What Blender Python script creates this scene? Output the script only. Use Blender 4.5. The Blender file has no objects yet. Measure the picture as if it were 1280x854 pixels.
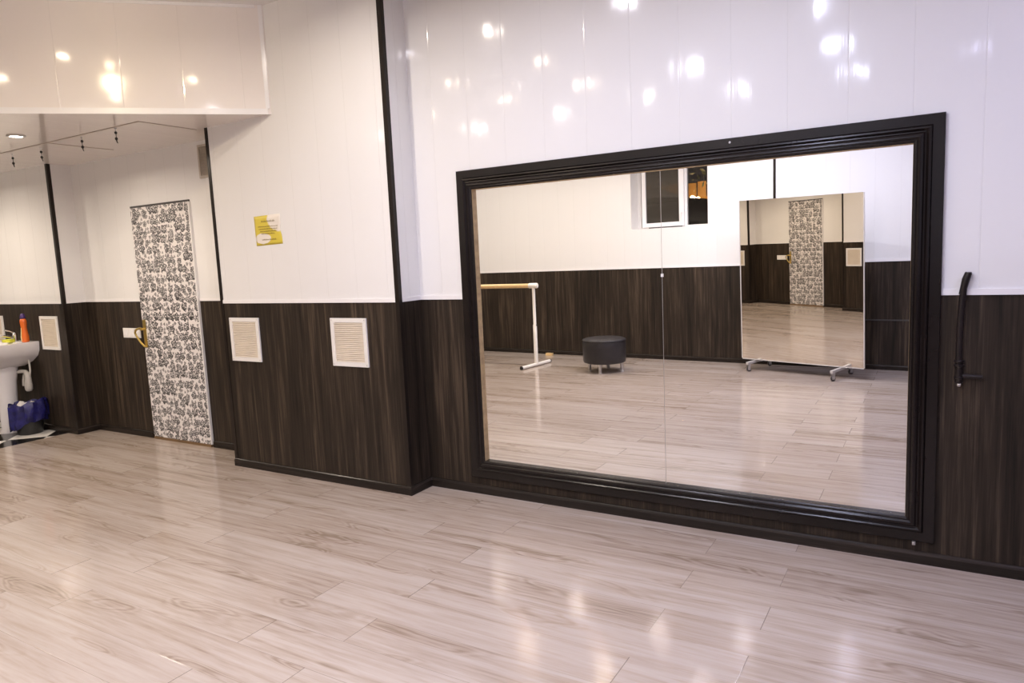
import bpy, bmesh, math, random
from mathutils import Vector, Matrix
random.seed(7)
PI = math.pi
sc = bpy.context.scene
COL = sc.collection
R = math.radians

# ------------------------------------------------------------------ node helpers
class NT:
    def __init__(s, name):
        s.m = bpy.data.materials.new(name); s.m.use_nodes = True
        s.t = s.m.node_tree; s.t.nodes.clear()
        s.out = s.t.nodes.new('ShaderNodeOutputMaterial')
    def n(s, typ, **kw):
        nd = s.t.nodes.new(typ)
        for k, v in kw.items(): setattr(nd, k, v)
        return nd
    def put(s, sock, v):
        if hasattr(v, 'is_linked') or isinstance(v, bpy.types.NodeSocket): s.t.links.new(v, sock)
        else: sock.default_value = v
    def math(s, op, a, b=0.0, c=None, clamp=False):
        nd = s.n('ShaderNodeMath', operation=op); nd.use_clamp = clamp
        s.put(nd.inputs[0], a); s.put(nd.inputs[1], b)
        if c is not None: s.put(nd.inputs[2], c)
        return nd.outputs[0]
    def objco(s):
        return s.n('ShaderNodeTexCoord').outputs['Object']
    def sep(s, v):
        nd = s.n('ShaderNodeSeparateXYZ'); s.put(nd.inputs[0], v); return nd.outputs
    def comb(s, x, y, z):
        nd = s.n('ShaderNodeCombineXYZ')
        for i, v in enumerate((x, y, z)): s.put(nd.inputs[i], v)
        return nd.outputs[0]
    def noise(s, v, scale=1, detail=3, rough=.5, dist=0, out='Fac'):
        nd = s.n('ShaderNodeTexNoise'); s.put(nd.inputs['Vector'], v)
        nd.inputs['Scale'].default_value = scale; nd.inputs['Detail'].default_value = detail
        nd.inputs['Roughness'].default_value = rough; nd.inputs['Distortion'].default_value = dist
        return nd.outputs[out]
    def white(s, v, out='Value'):
        nd = s.n('ShaderNodeTexWhiteNoise', noise_dimensions='3D'); s.put(nd.inputs['Vector'], v); return nd.outputs[out]
    def ramp(s, f, stops):
        nd = s.n('ShaderNodeValToRGB'); s.put(nd.inputs[0], f)
        el = nd.color_ramp.elements
        while len(el) < len(stops): el.new(.5)
        for e, (p, c) in zip(el, stops): e.position = p; e.color = (c[0], c[1], c[2], 1)
        return nd.outputs[0]
    def mix(s, f, a, b, mode='MIX'):
        nd = s.n('ShaderNodeMix', data_type='RGBA', blend_type=mode)
        s.put(nd.inputs[0], f)
        for i, v in ((6, a), (7, b)):
            if isinstance(v, tuple): v = (v[0], v[1], v[2], 1)
            s.put(nd.inputs[i], v)
        return nd.outputs[2]
    def bump(s, h, strength=1.0, dist=1.0):
        nd = s.n('ShaderNodeBump'); nd.inputs['Strength'].default_value = strength
        nd.inputs['Distance'].default_value = dist; s.put(nd.inputs['Height'], h); return nd.outputs[0]
    def bsdf(s, color=(.8, .8, .8), rough=.5, metal=0, spec=.5, normal=None, emit=None, estr=0, coat=0, coat_r=.1, alpha=1.0):
        b = s.n('ShaderNodeBsdfPrincipled')
        if isinstance(color, tuple): color = (color[0], color[1], color[2], 1)
        s.put(b.inputs['Base Color'], color); s.put(b.inputs['Roughness'], rough)
        s.put(b.inputs['Metallic'], metal); s.put(b.inputs['Specular IOR Level'], spec)
        if normal is not None: s.put(b.inputs['Normal'], normal)
        b.inputs['Coat Weight'].default_value = coat; b.inputs['Coat Roughness'].default_value = coat_r
        if emit: b.inputs['Emission Color'].default_value = (*emit, 1); b.inputs['Emission Strength'].default_value = estr
        s.put(b.inputs['Alpha'], alpha)
        s.t.links.new(b.outputs[0], s.out.inputs[0]); return b

def simple(name, color, rough=.5, metal=0, spec=.5, var=.06, nscale=8, bumpamt=0.0, coat=0):
    """plain procedural material with a little colour and surface variation"""
    t = NT(name); co = t.objco()
    f = t.noise(co, nscale, 3)
    a = tuple(c * (1 - var) for c in color); b = tuple(min(1, c * (1 + var)) for c in color)
    col = t.ramp(f, [(.3, a), (.7, b)])
    nm = t.bump(t.noise(co, nscale * 6, 3), 1, bumpamt) if bumpamt else None
    t.bsdf(col, rough, metal, spec, nm, coat=coat)
    return t.m

# coordinate that runs along a wall whatever way it faces
def along(t):
    x, y, z = t.sep(t.objco())
    nx = t.sep(t.n('ShaderNodeNewGeometry').outputs['True Normal'])[0]
    f = t.math('GREATER_THAN', t.math('ABSOLUTE', nx), .8)
    u = t.math('ADD', t.math('MULTIPLY', y, f), t.math('MULTIPLY', x, t.math('SUBTRACT', 1, f)))
    return u, z, t.objco()

def pvc_white(name, color=(.80, .785, .77), off=.146, rough=.085, ceiling=False, wob=1.0):
    t = NT(name)
    if ceiling:
        x, y, z = t.sep(t.objco()); u, v, co = y, x, t.objco()
    else:
        u, v, co = along(t)
    c = t.math('MODULO', t.math('ADD', u, 50 - off), .25)            # 0..0.25 within one panel
    e = t.math('MINIMUM', c, t.math('SUBTRACT', .25, c))             # distance to the joint
    g = t.math('DIVIDE', e, .0035, clamp=True)
    g = t.math('MULTIPLY', t.math('SMOOTH_MIN', g, 1, .3), .0007)
    idx = t.math('FLOOR', t.math('DIVIDE', t.math('ADD', u, 50 - off), .25))
    rv = t.comb(t.math('MULTIPLY', idx, 3.7), t.math('MULTIPLY', u, 5.0), t.math('MULTIPLY', v, 1.2))
    wav = t.math('MULTIPLY', t.noise(rv, 1.0, 2), .0030 * wob)
    rib = t.math('MULTIPLY', t.math('SINE', t.math('MULTIPLY', u, 2 * PI / .0125)), .0000075 * wob)
    crown = t.math('MULTIPLY', t.math('POWER', t.math('SUBTRACT', t.math('DIVIDE', c, .25), .5), 2), -.0012 * wob)
    h = t.math('ADD', t.math('ADD', g, wav), t.math('ADD', rib, crown))
    line = t.math('LESS_THAN', e, .0009)
    f = t.noise(co, 1.4, 3)
    col = t.ramp(f, [(.3, tuple(k * .985 for k in color)), (.7, color)])
    col = t.mix(t.math('MULTIPLY', line, .16), col, (.45, .43, .41))
    t.bsdf(col, rough, 0, .5, t.bump(h))
    return t.m

def wenge(name, dark=(.0085, .0065, .0052), light=(.084, .059, .040), rough=.42, horizontal=False, relief=.00012, spec=.22):
    t = NT(name)
    u, v, co = along(t)
    if horizontal: u, v = v, u
    s1 = t.noise(t.comb(t.math('MULTIPLY', u, 34), t.math('MULTIPLY', v, 1.1), 0), 1, 5, .65, .4)
    s2 = t.noise(t.comb(t.math('MULTIPLY', u, 150), t.math('MULTIPLY', v, 3.0), 4), 1, 3, .6)
    s3 = t.noise(t.comb(t.math('MULTIPLY', u, 6), t.math('MULTIPLY', v, .45), 9), 1, 2, .5)
    f = t.math('ADD', t.math('ADD', t.math('MULTIPLY', s1, .62), t.math('MULTIPLY', s2, .24)), t.math('MULTIPLY', s3, .30))
    mid = tuple((a * .72 + b * .28) for a, b in zip(dark, light))
    col = t.ramp(f, [(.42, dark), (.60, mid), (.74, light)])
    c = t.math('MODULO', t.math('ADD', u, 50 - .146), .25)
    line = t.math('LESS_THAN', c, .0016)
    col = t.mix(t.math('MULTIPLY', line, .6), col, tuple(k * .55 for k in dark))
    t.bsdf(col, rough, 0, spec, t.bump(t.math('MULTIPLY', s2, relief)) if relief else None)
    return t.m

def laminate(name):
    t = NT(name)
    x, y, z = t.sep(t.objco())
    W, L = .195, 1.39
    ry = t.math('DIVIDE', t.math('SUBTRACT', -.105 + W * 200, y), W)
    ry = t.math('DIVIDE', t.math('SUBTRACT', -.105, y), W)
    row = t.math('FLOOR', ry); fy = t.math('SUBTRACT', ry, row)
    par = t.math('MODULO', t.math('ADD', row, 100), 2)
    xs = t.math('DIVIDE', t.math('ADD', t.math('SUBTRACT', t.math('ADD', x, .917), t.math('MULTIPLY', par, .372)), L * 20), L)
    pid = t.math('FLOOR', xs); fx = t.math('SUBTRACT', xs, pid)
    rnd = t.white(t.comb(row, pid, 3.3)); rnd2 = t.white(t.comb(pid, row, 8.1))
    ox = t.math('ADD', x, t.math('MULTIPLY', rnd, 37.0)); oy = t.math('ADD', y, t.math('MULTIPLY', rnd2, 11.0))
    # long soft grain, fine pores and knotty cathedral figure
    g1 = t.noise(t.comb(t.math('MULTIPLY', ox, 1.3), t.math('MULTIPLY', oy, 24), rnd), 1, 5, .62, .35)
    g2 = t.noise(t.comb(t.math('MULTIPLY', ox, 5), t.math('MULTIPLY', oy, 90), rnd), 1, 3, .6, .3)
    k = t.noise(t.comb(t.math('MULTIPLY', ox, 1.5), t.math('MULTIPLY', oy, 8), rnd2), 1, 1.5, .45, .25)
    rings = t.math('SINE', t.math('MULTIPLY', k, 120))
    band = t.math('MULTIPLY', t.math('SUBTRACT', 1, t.math('MULTIPLY', t.math('ABSOLUTE', t.math('SUBTRACT', k, .64)), 9.0, clamp=True), clamp=True), .10)
    f = t.math('ADD', t.math('MULTIPLY', g1, .70), t.math('MULTIPLY', g2, .30))
    f = t.math('ADD', f, t.math('MULTIPLY', rings, t.math('MULTIPLY', band, .85)))
    f = t.math('SUBTRACT', f, t.math('MULTIPLY', band, .8))
    f = t.math('ADD', f, t.math('MULTIPLY', t.math('SUBTRACT', rnd2, .5), .15))
    col = t.ramp(f, [(.26, (.240, .180, .136)), (.42, (.350, .281, .230)), (.56, (.412, .346, .297)), (.78, (.470, .410, .363))])
    edge = t.math('MULTIPLY', t.math('MINIMUM', fy, t.math('SUBTRACT', 1, fy)), W)
    end = t.math('MULTIPLY', t.math('MINIMUM', fx, t.math('SUBTRACT', 1, fx)), L)
    le = t.math('LESS_THAN', edge, .0009); ln = t.math('LESS_THAN', end, .0014)
    col = t.mix(t.math('MULTIPLY', le, t.math('ADD', .15, t.math('MULTIPLY', rnd, .5))), col, (.12, .085, .06))
    col = t.mix(t.math('MULTIPLY', ln, t.math('ADD', .25, t.math('MULTIPLY', rnd2, .65))), col, (.075, .052, .04))
    tilt = t.math('MULTIPLY', t.math('SUBTRACT', fy, .5), t.math('MULTIPLY', t.math('SUBTRACT', rnd, .5), .0009))
    hh = t.math('ADD', t.math('MULTIPLY', g2, .00012), tilt)
    hh = t.math('ADD', hh, t.math('MULTIPLY', t.math('DIVIDE', t.math('MINIMUM', edge, end), .002, clamp=True), .0003))
    rough = t.math('ADD', .10, t.math('MULTIPLY', g1, .07))
    t.bsdf(col, rough, 0, .55, t.bump(hh))
    return t.m

def checker_tile(name):
    t = NT(name); x, y, z = t.sep(t.objco())
    S = .318
    dx = t.math('ADD', x, 7.163); dy = t.math('ADD', y, .53)      # one tile corner; tiles laid on the diagonal
    a = t.math('DIVIDE', t.math('MULTIPLY', t.math('ADD', dx, dy), .70711), S)
    b = t.math('DIVIDE', t.math('MULTIPLY', t.math('SUBTRACT', dy, dx), .70711), S)
    a = t.math('ADD', a, 40); b = t.math('ADD', b, 40)
    p = t.math('MODULO', t.math('ADD', t.math('FLOOR', a), t.math('FLOOR', b)), 2)
    col = t.mix(p, (.78, .75, .70), (.012, .011, .011))
    fa = t.math('FRACT', a); fb = t.math('FRACT', b)
    ed = t.math('MINIMUM', t.math('MINIMUM', fa, t.math('SUBTRACT', 1, fa)), t.math('MINIMUM', fb, t.math('SUBTRACT', 1, fb)))
    col = t.mix(t.math('LESS_THAN', ed, .008), col, (.16, .15, .14))
    t.bsdf(col, .15, 0, .5); return t.m

def floral(name):
    """white door film printed with black outline roses and small leaves"""
    t = NT(name); x, y, z = t.sep(t.objco())
    def flowers(scale, seed, petals, r0, amp, thick):
        v = t.comb(t.math('MULTIPLY', x, scale), t.math('MULTIPLY', z, scale), seed)
        vo = t.n('ShaderNodeTexVoronoi', voronoi_dimensions='2D', feature='F1'); t.put(vo.inputs['Vector'], v)
        vo.inputs['Scale'].default_value = 1; vo.inputs['Randomness'].default_value = .62
        px, pz, _ = t.sep(vo.outputs['Position']); cr = t.sep(vo.outputs['Color'])
        dx = t.math('SUBTRACT', t.math('MULTIPLY', x, scale), px); dz = t.math('SUBTRACT', t.math('MULTIPLY', z, scale), pz)
        ang = t.math('ARCTAN2', dz, dx); d = vo.outputs['Distance']
        size = t.math('ADD', .75, t.math('MULTIPLY', cr[1], .5))
        d = t.math('DIVIDE', d, size)
        pet = t.math('MULTIPLY', t.math('SINE', t.math('ADD', t.math('MULTIPLY', ang, petals), t.math('MULTIPLY', cr[0], 6.28))), amp)
        outl = t.math('LESS_THAN', t.math('ABSOLUTE', t.math('SUBTRACT', d, t.math('ADD', r0, pet))), thick)
        inner = t.math('LESS_THAN', t.math('ABSOLUTE', t.math('SUBTRACT', d, t.math('SUBTRACT', r0 * .52, pet))), thick * .8)
        off = t.math('ADD', dx, t.math('MULTIPLY', dz, .6))
        shade = t.math('MULTIPLY', t.math('LESS_THAN', d, t.math('ADD', r0, pet)), t.math('LESS_THAN', t.math('ADD', dz, t.math('MULTIPLY', pet, 1.5)), -r0 * .62))
        core = t.math('LESS_THAN', d, r0 * .16)
        return t.math('MAXIMUM', t.math('MAXIMUM', outl, inner), t.math('MAXIMUM', shade, core))
    f1 = flowers(12.5, 0.0, 5, .33, .060, .058)
    f2 = flowers(25.0, 4.0, 3, .20, .12, .085)
    f2 = t.math('MULTIPLY', f2, .9)
    ink = t.math('MAXIMUM', f1, f2)
    nz = t.noise(t.objco(), 240, 2)
    ink = t.math('MULTIPLY', ink, t.math('ADD', .72, t.math('MULTIPLY', nz, .5)), clamp=True)
    col = t.mix(ink, (.76, .72, .70), (.018, .016, .018))
    t.bsdf(col, .28, 0, .5); return t.m

def notice_paper(name):
    t = NT(name); x, y, z = t.sep(t.objco())
    co = t.objco()
    d1 = t.math('ADD', t.math('POWER', t.math('DIVIDE', t.math('SUBTRACT', x, .105), .105), 2), t.math('POWER', t.math('DIVIDE', t.math('SUBTRACT', z, .075), .085), 2))
    d2 = t.math('ADD', t.math('POWER', t.math('DIVIDE', t.math('ADD', x, .055), .075), 2), t.math('POWER', t.math('DIVIDE', t.math('ADD', z, .055), .035), 2))
    d = t.math('MINIMUM', d1, d2)
    d = t.math('ADD', d, t.math('MULTIPLY', t.math('SUBTRACT', t.noise(co, 22, 3), .5), .7))
    f = t.math('MULTIPLY', t.math('SUBTRACT', 1.15, d), 4, clamp=True)
    col = t.mix(f, (.66, .53, .065), (.80, .74, .66))
    t.bsdf(col, .4, 0, .4); return t.m

M = {}
M['white'] = pvc_white('white_pvc_panel')
M['ceil'] = pvc_white('ceiling_pvc_panel', ceiling=True, color=(.78, .765, .75), rough=.09, wob=.35)
M['soffit'] = pvc_white('soffit_pvc_panel', color=(.83, .775, .735), wob=.5)
M['wenge'] = wenge('dark_wenge_panel')
M['wenge_trim'] = wenge('dark_wenge_trim', dark=(.012, .009, .0075), light=(.034, .024, .018), rough=.28, relief=0)
M['skirt'] = wenge('dark_wenge_skirting', dark=(.013, .010, .008), light=(.040, .030, .024), rough=.25, horizontal=True, relief=0)
M['frame'] = simple('dark_varnished_frame', (.0105, .0075, .0065), .24, spec=.34, var=.25, nscale=3)
M['floor'] = laminate('greige_oak_laminate')
M['tile'] = checker_tile('black_white_checker_tile')
M['floral'] = floral('floral_print_film')
M['notice'] = notice_paper('yellow_notice_print')
M['trimwhite'] = simple('white_plastic_trim', (.84, .82, .81), .22, var=.02)
M['plastic'] = simple('white_plastic', (.80, .77, .73), .3, var=.03)
M['grille'] = simple('cream_plastic_grille', (.76, .68, .57), .4, var=.05)
M['greygrille'] = simple('grey_beige_grille', (.50, .44, .37), .5, var=.05)
M['rawwood'] = simple('raw_tan_wood', (.46, .33, .17), .55, var=.2, nscale=30)
M['barwood'] = simple('pale_varnished_wood', (.72, .50, .24), .3, var=.08, nscale=20)
M['whitemetal'] = simple('white_painted_metal', (.80, .76, .70), .3, var=.03)
M['silver'] = simple('brushed_silver_metal', (.55, .54, .54), .32, metal=.9, var=.05)
M['paleSilver'] = simple('pale_grey_metal', (.66, .63, .60), .35, metal=.35, var=.04)
M['chrome'] = simple('chrome_metal', (.75, .75, .75), .08, metal=1, var=.02)
M['brass'] = simple('aged_brass', (.55, .40, .12), .28, metal=.85, var=.12)
M['leather'] = simple('black_leatherette', (.020, .017, .018), .42, var=.2, nscale=14, bumpamt=.0006)
M['ceramic'] = simple('white_glazed_ceramic', (.76, .73, .73), .1, var=.02)
M['siphon'] = simple('grey_white_pipe_plastic', (.55, .52, .47), .35, var=.08)
M['orange'] = simple('orange_plastic', (.72, .15, .025), .25, var=.08)
M['purple'] = simple('dark_purple_plastic', (.05, .018, .12), .3, var=.1)
M['labelcream'] = simple('cream_yellow_label', (.75, .60, .28), .4, var=.2, nscale=40)
M['sponge'] = simple('yellow_green_sponge', (.62, .62, .05), .9, var=.15, nscale=60, bumpamt=.002)
M['bluebag'] = simple('blue_thin_plastic_bag', (.015, .014, .10), .2, var=.5, nscale=16, bumpamt=.004)
M['blackplastic'] = simple('black_plastic', (.012, .012, .012), .35, var=.15)
M['tissue'] = simple('crumpled_white_paper', (.80, .76, .72), .8, var=.06, nscale=30, bumpamt=.003)
M['blackwood'] = simple('black_lacquered_wood', (.014, .010, .010), .28, var=.25, nscale=20)
M['ink'] = simple('olive_brown_ink', (.26, .18, .045), .6, var=.15, nscale=60)
M['brownstrip'] = simple('brown_threshold_strip', (.17, .10, .045), .4, var=.15)
M['rubber'] = simple('dark_grey_rubber', (.05, .045, .045), .5, var=.1)
M['earth'] = simple('dark_asphalt', (.02, .018, .016), .8, var=.3, nscale=20)
M['bark'] = simple('dark_bark', (.03, .022, .016), .9, var=.3, nscale=20)
M['leaf'] = simple('dark_green_leaf', (.022, .030, .012), .6, var=.4, nscale=9)
M['fencewood'] = simple('ochre_fence_wood', (.48, .25, .05), .7, var=.25, nscale=4)

def mirror_mat(name, tint):
    t = NT(name); co = t.objco()
    f = t.noise(co, 2.0, 2)
    col = t.ramp(f, [(.3, tint), (.7, tuple(c * .995 for c in tint))])
    b = t.bsdf(col, 0.0, 1.0, .5); return t.m
M['mirror'] = mirror_mat('wall_mirror_silvering', (.965, .96, .945))
M['mirror2'] = mirror_mat('rolling_mirror_silvering', (.87, .83, .76))

def glass_mat(name, tint, alpha, rough=.02):
    t = NT(name)
    tr = t.n('ShaderNodeBsdfTransparent'); tr.inputs[0].default_value = (*tint, 1)
    gl = t.n('ShaderNodeBsdfGlossy'); gl.inputs['Roughness'].default_value = rough; gl.inputs[0].default_value = (1, 1, 1, 1)
    fr = t.n('ShaderNodeFresnel'); fr.inputs[0].default_value = 1.45
    mx = t.n('ShaderNodeMixShader'); t.t.links.new(fr.outputs[0], mx.inputs[0])
    t.t.links.new(tr.outputs[0], mx.inputs[1]); t.t.links.new(gl.outputs[0], mx.inputs[2])
    t.t.links.new(mx.outputs[0], t.out.inputs[0]); return t.m
M['glass'] = glass_mat('clear_window_glass', (.9, .9, .88), 1)
def net_mat():
    t = NT('grey_insect_net')
    x, y, z = t.sep(t.objco())
    tr = t.n('ShaderNodeBsdfTransparent'); df = t.n('ShaderNodeBsdfDiffuse')
    f = t.noise(t.objco(), 30, 2)
    c = t.ramp(f, [(.3, (.13, .115, .10)), (.7, (.16, .14, .125))]); t.t.links.new(c, df.inputs[0])
    mx = t.n('ShaderNodeMixShader'); mx.inputs[0].default_value = .6
    t.t.links.new(tr.outputs[0], mx.inputs[1]); t.t.links.new(df.outputs[0], mx.inputs[2])
    t.t.links.new(mx.outputs[0], t.out.inputs[0]); return t.m
M['net'] = net_mat()
def lamp_mat(name, col, strength):
    t = NT(name); e = t.n('ShaderNodeEmission'); e.inputs[0].default_value = (*col, 1); e.inputs[1].default_value = strength
    t.t.links.new(e.outputs[0], t.out.inputs[0]); return t.m
WARM = (1.0, .87, .72); COOL = (.60, .60, 1.0)
M['lens_warm'] = lamp_mat('warm_lamp_lens', (1, .88, .72), 30)
M['lens_cool'] = lamp_mat('cool_lamp_lens', (.90, .88, 1), 30)
M['globe'] = lamp_mat('street_lamp_globe', (1, .72, .36), 26)

# ------------------------------------------------------------------ mesh helpers
class MB:
    def __init__(s): s.b = bmesh.new()
    def face(s, vs):
        try: s.b.faces.new(vs)
        except ValueError: pass
    def box(s, x0, x1, y0, y1, z0, z1, mat=None):
        ret = bmesh.ops.create_cube(s.b, size=1)
        for v in ret['verts']:
            v.co = Vector(((x0 + x1) / 2 + v.co.x * (x1 - x0), (y0 + y1) / 2 + v.co.y * (y1 - y0), (z0 + z1) / 2 + v.co.z * (z1 - z0)))
            if mat is not None: v.co = mat @ v.co
        return s
    def prism(s, poly, z0, z1):
        lo = [s.b.verts.new((x, y, z0)) for x, y in poly]; hi = [s.b.verts.new((x, y, z1)) for x, y in poly]
        n = len(poly); s.face(lo[::-1]); s.face(hi)
        for i in range(n): s.face([lo[i], lo[(i + 1) % n], hi[(i + 1) % n], hi[i]])
        return s
    def tube(s, pts, rad, seg=14, sx=1.0, cap=True):
        """tube through pts; rad a number or one per point"""
        pts = [Vector(p) for p in pts]
        rs = rad if isinstance(rad, (list, tuple)) else [rad] * len(pts)
        rings = []; up = None
        for i, p in enumerate(pts):
            d = (pts[min(i + 1, len(pts) - 1)] - pts[max(i - 1, 0)]).normalized()
            if up is None:
                up = Vector((0, 0, 1)) if abs(d.z) < .9 else Vector((0, 1, 0))
            a = d.cross(up).normalized(); b = a.cross(d).normalized(); up = b
            rings.append([s.b.verts.new(p + (a * math.cos(2 * PI * k / seg) * sx + b * math.sin(2 * PI * k / seg)) * rs[i]) for k in range(seg)])
        for r0, r1 in zip(rings, rings[1:]):
            for k in range(seg): s.face([r0[k], r0[(k + 1) % seg], r1[(k + 1) % seg], r1[k]])
        if cap: s.face(rings[0][::-1]); s.face(rings[-1])
        return s
    def lathe(s, prof, seg=32, center=(0, 0, 0), axis='z', sq=(1, 1)):
        c = Vector(center); rings = []
        def P(r, h, a):
            x, y = r * math.cos(a) * sq[0], r * math.sin(a) * sq[1]
            return c + (Vector((x, y, h)) if axis == 'z' else Vector((x, h, y)) if axis == 'y' else Vector((h, x, y)))
        for r, h in prof:
            if r < 1e-6: rings.append([s.b.verts.new(P(0, h, 0))])
            else: rings.append([s.b.verts.new(P(r, h, 2 * PI * k / seg)) for k in range(seg)])
        for r0, r1 in zip(rings, rings[1:]):
            for k in range(seg):
                j = (k + 1) % seg
                if len(r0) == 1 and len(r1) == 1: continue
                if len(r0) == 1: s.face([r0[0], r1[j], r1[k]])
                elif len(r1) == 1: s.face([r0[k], r0[j], r1[0]])
                else: s.face([r0[k], r0[j], r1[j], r1[k]])
        if len(rings[0]) > 1: s.face(rings[0][::-1])
        if len(rings[-1]) > 1: s.face(rings[-1])
        return s
    def sphere(s, c, r, seg=16, sc_=(1, 1, 1)):
        ret = bmesh.ops.create_uvsphere(s.b, u_segments=seg, v_segments=max(6, seg // 2), radius=r)
        for v in ret['verts']: v.co = Vector(c) + Vector((v.co.x * sc_[0], v.co.y * sc_[1], v.co.z * sc_[2]))
        return s
    def xf(s, m):
        for v in s.b.verts: v.co = m @ v.co
        return s
    def build(s, name, mat, parent=None, smooth=False, bevel=0, keep=False):
        bmesh.ops.recalc_face_normals(s.b, faces=s.b.faces)
        if bevel:
            bmesh.ops.bevel(s.b, geom=[e for e in s.b.edges if len(e.link_faces) == 2 and e.calc_face_angle(0) > .6], offset=bevel, segments=2, profile=.7, affect='EDGES')
        me = bpy.data.meshes.new(name); s.b.to_mesh(me); s.b.free()
        if smooth:
            for p in me.polygons: p.use_smooth = True
            me.set_sharp_from_angle(angle=R(40))
        me.materials.append(mat)
        o = bpy.data.objects.new(name, me); COL.objects.link(o)
        if parent: o.parent = parent
        return o

def tag(o, label, cat, group=None, kind=None):
    o['label'] = label; o['category'] = cat
    if group: o['group'] = group
    if kind: o['kind'] = kind
    return o
def empty(name, loc=(0, 0, 0), rz=0, label=None, cat=None, group=None):
    o = bpy.data.objects.new(name, None); COL.objects.link(o); o.location = loc; o.rotation_euler = (0, 0, rz)
    o.empty_display_size = .1
    if label: tag(o, label, cat, group)
    return o
def struct(o, label, cat):
    return tag(o, label, cat, kind='structure')
def copy_tree(o, parent=None):
    c = o.copy(); COL.objects.link(c)
    if parent: c.parent = parent
    for ch in list(o.children): copy_tree(ch, c)
    return c

# ------------------------------------------------------------------ dimensions
H = 3.105; DADO = 1.2; ZS = 2.43
PX0, PX1, PY = -4.425, -2.773, -.2096      # pillar block
AX0, AY = -6.728, .0716                    # door alcove
BYF = -.129                                # wall with the washbasin
XL, XR = -9.9, 3.0
BA = math.atan(.0582)                      # back wall is not quite parallel
def back_y(x): return -(5.4328 - .0582 * (x + 3))

# ------------------------------------------------------------------ walls
def wall(name, x0, x1, y0, y1, label):
    o = MB().box(x0, x1, y0, y1, DADO, H).build(name, M['white'])
    struct(o, label, 'wall')
    MB().box(x0, x1, y0, y1, 0, DADO).build('wainscot', M['wenge'], o)
    return o
wall('wall_front', PX1, XR, 0, .3, 'glossy white panelled wall over dark wood wainscot behind the big framed mirror')
wall('wall_pillar', PX0, PX1, PY, .3, 'projecting white and dark wall section with the yellow notice and two vents')
wall('wall_alcove', AX0, PX0, AY, .3, 'recessed white and dark wall around the flower-patterned door')
wall('wall_left', XL, AX0, BYF, .3, 'white and dark wall behind the washbasin at the far left')
# end walls
def endwall(name, x0, x1, label):
    o = MB().box(x0, x1, -6.1, .3, DADO, H).build(name, M['white']); struct(o, label, 'wall')
    MB().box(x0, x1, -6.1, .3, 0, DADO).build('wainscot', M['wenge'], o)
endwall('wall_end', XL - .2, XL, 'white and dark end wall beyond the washbasin')
endwall('wall_right', XR, XR + .2, 'white and dark end wall at the right of the studio')

# back wall in its own frame: x along the wall, inner face y=0, outside -y
bw = empty('wall_back', (-3, back_y(-3), 0), BA)
struct(bw, 'white and dark wall opposite the big mirror with a window in it', 'wall')
cs, sn = math.cos(BA), math.sin(BA)
def bu(x, y=None):   # world x on the wall plane -> local u
    return (x + 3) / cs
U0, U1 = bu(XL) - .1, bu(XR) + .1
WU0, WU1, WZ0, WZ1, WT = bu(-3.505), bu(-2.455), 1.705, 2.62, .30
MB().box(U0, WU0, -WT, 0, DADO, H).box(WU1, U1, -WT, 0, DADO, H).box(WU0, WU1, -WT, 0, DADO, WZ0).box(WU0, WU1, -WT, 0, WZ1, H).build('wall_panelling', M['white'], bw)
MB().box(U0, U1, -WT, 0, 0, DADO).build('wainscot', M['wenge'], bw)
# shallow step of the right-hand part, with its dark edge strip and a seam in the wainscot
us = bu(-1.665)
MB().box(us - .012, us + .014, 0, .014, DADO, H).build('edge_strip', M['wenge_trim'], bw)
MB().box(bu(-1.0), U1 - .1, 0, .006, .548, .562).build('wainscot_seam', simple('grey_seam_strip', (.06, .055, .052), .3), bw)

# ------------------------------------------------------------------ floor and ceiling
TX = -6.885
f = MB().box(TX, XR + .2, -6.1, .3, -.12, 0).build('floor', M['floor']); struct(f, 'pale grey-brown oak laminate floor of the studio', 'floor')
f = MB().box(XL - .2, TX, -6.1, .3, -.12, 0).build('floor', M['tile']); struct(f, 'black and white checkered tile floor under the washbasin', 'floor')
c = MB().box(XL - .2, XR + .2, -6.1, .3, H, H + .1).build('ceiling', M['ceil']); struct(c, 'glossy white panelled main ceiling', 'ceiling')
SX = -3.74
yb = -5.95
poly = [(SX, PY), (SX - (PY - yb), yb), (XL, yb), (XL, BYF), (AX0, BYF), (AX0, AY), (PX0, AY), (PX0, PY)]
so = MB().prism(poly, ZS, H).build('ceiling', M['soffit']); struct(so, 'lowered glossy ceiling with slanting front face over the door and washbasin', 'ceiling')

# ------------------------------------------------------------------ trims
tn = [0]
def trim(mb, mat, label, bevel=0):
    tn[0] += 1
    o = mb.build('trim_%d' % tn[0], mat, bevel=bevel); struct(o, label, 'trim'); return o
T = .006
trim(MB().box(PX1 + T, -2.4445, -T, 0, DADO, DADO + .026).box(.0145, XR, -T, 0, DADO, DADO + .026), M['trimwhite'], 'thin white ledge strip between white and dark on the mirror wall')
trim(MB().box(PX0 + .026, PX1 - .026, PY - T, PY, DADO, DADO + .024), M['trimwhite'], 'thin white ledge strip across the projecting wall')
trim(MB().box(PX1, PX1 + T, PY + .026, 0, DADO, DADO + .026), M['trimwhite'], 'thin white ledge strip on the side of the projecting wall')
trim(MB().box(AX0 + T, -5.862, AY - T, AY, DADO, DADO + .024).box(-5.06, PX0, AY - T, AY, DADO, DADO + .024), M['trimwhite'], 'thin white ledge strip on the door wall')
trim(MB().box(AX0, AX0 + T, BYF + .026, AY, DADO, DADO + .024), M['trimwhite'], 'thin white ledge strip in the corner left of the door')
trim(MB().box(XL, AX0 - .026, BYF - T, BYF, DADO, DADO + .024), M['trimwhite'], 'thin white ledge strip above the washbasin')
m = Matrix.Translation((-3, back_y(-3), 0)) @ Matrix.Rotation(BA, 4, 'Z')
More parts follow.
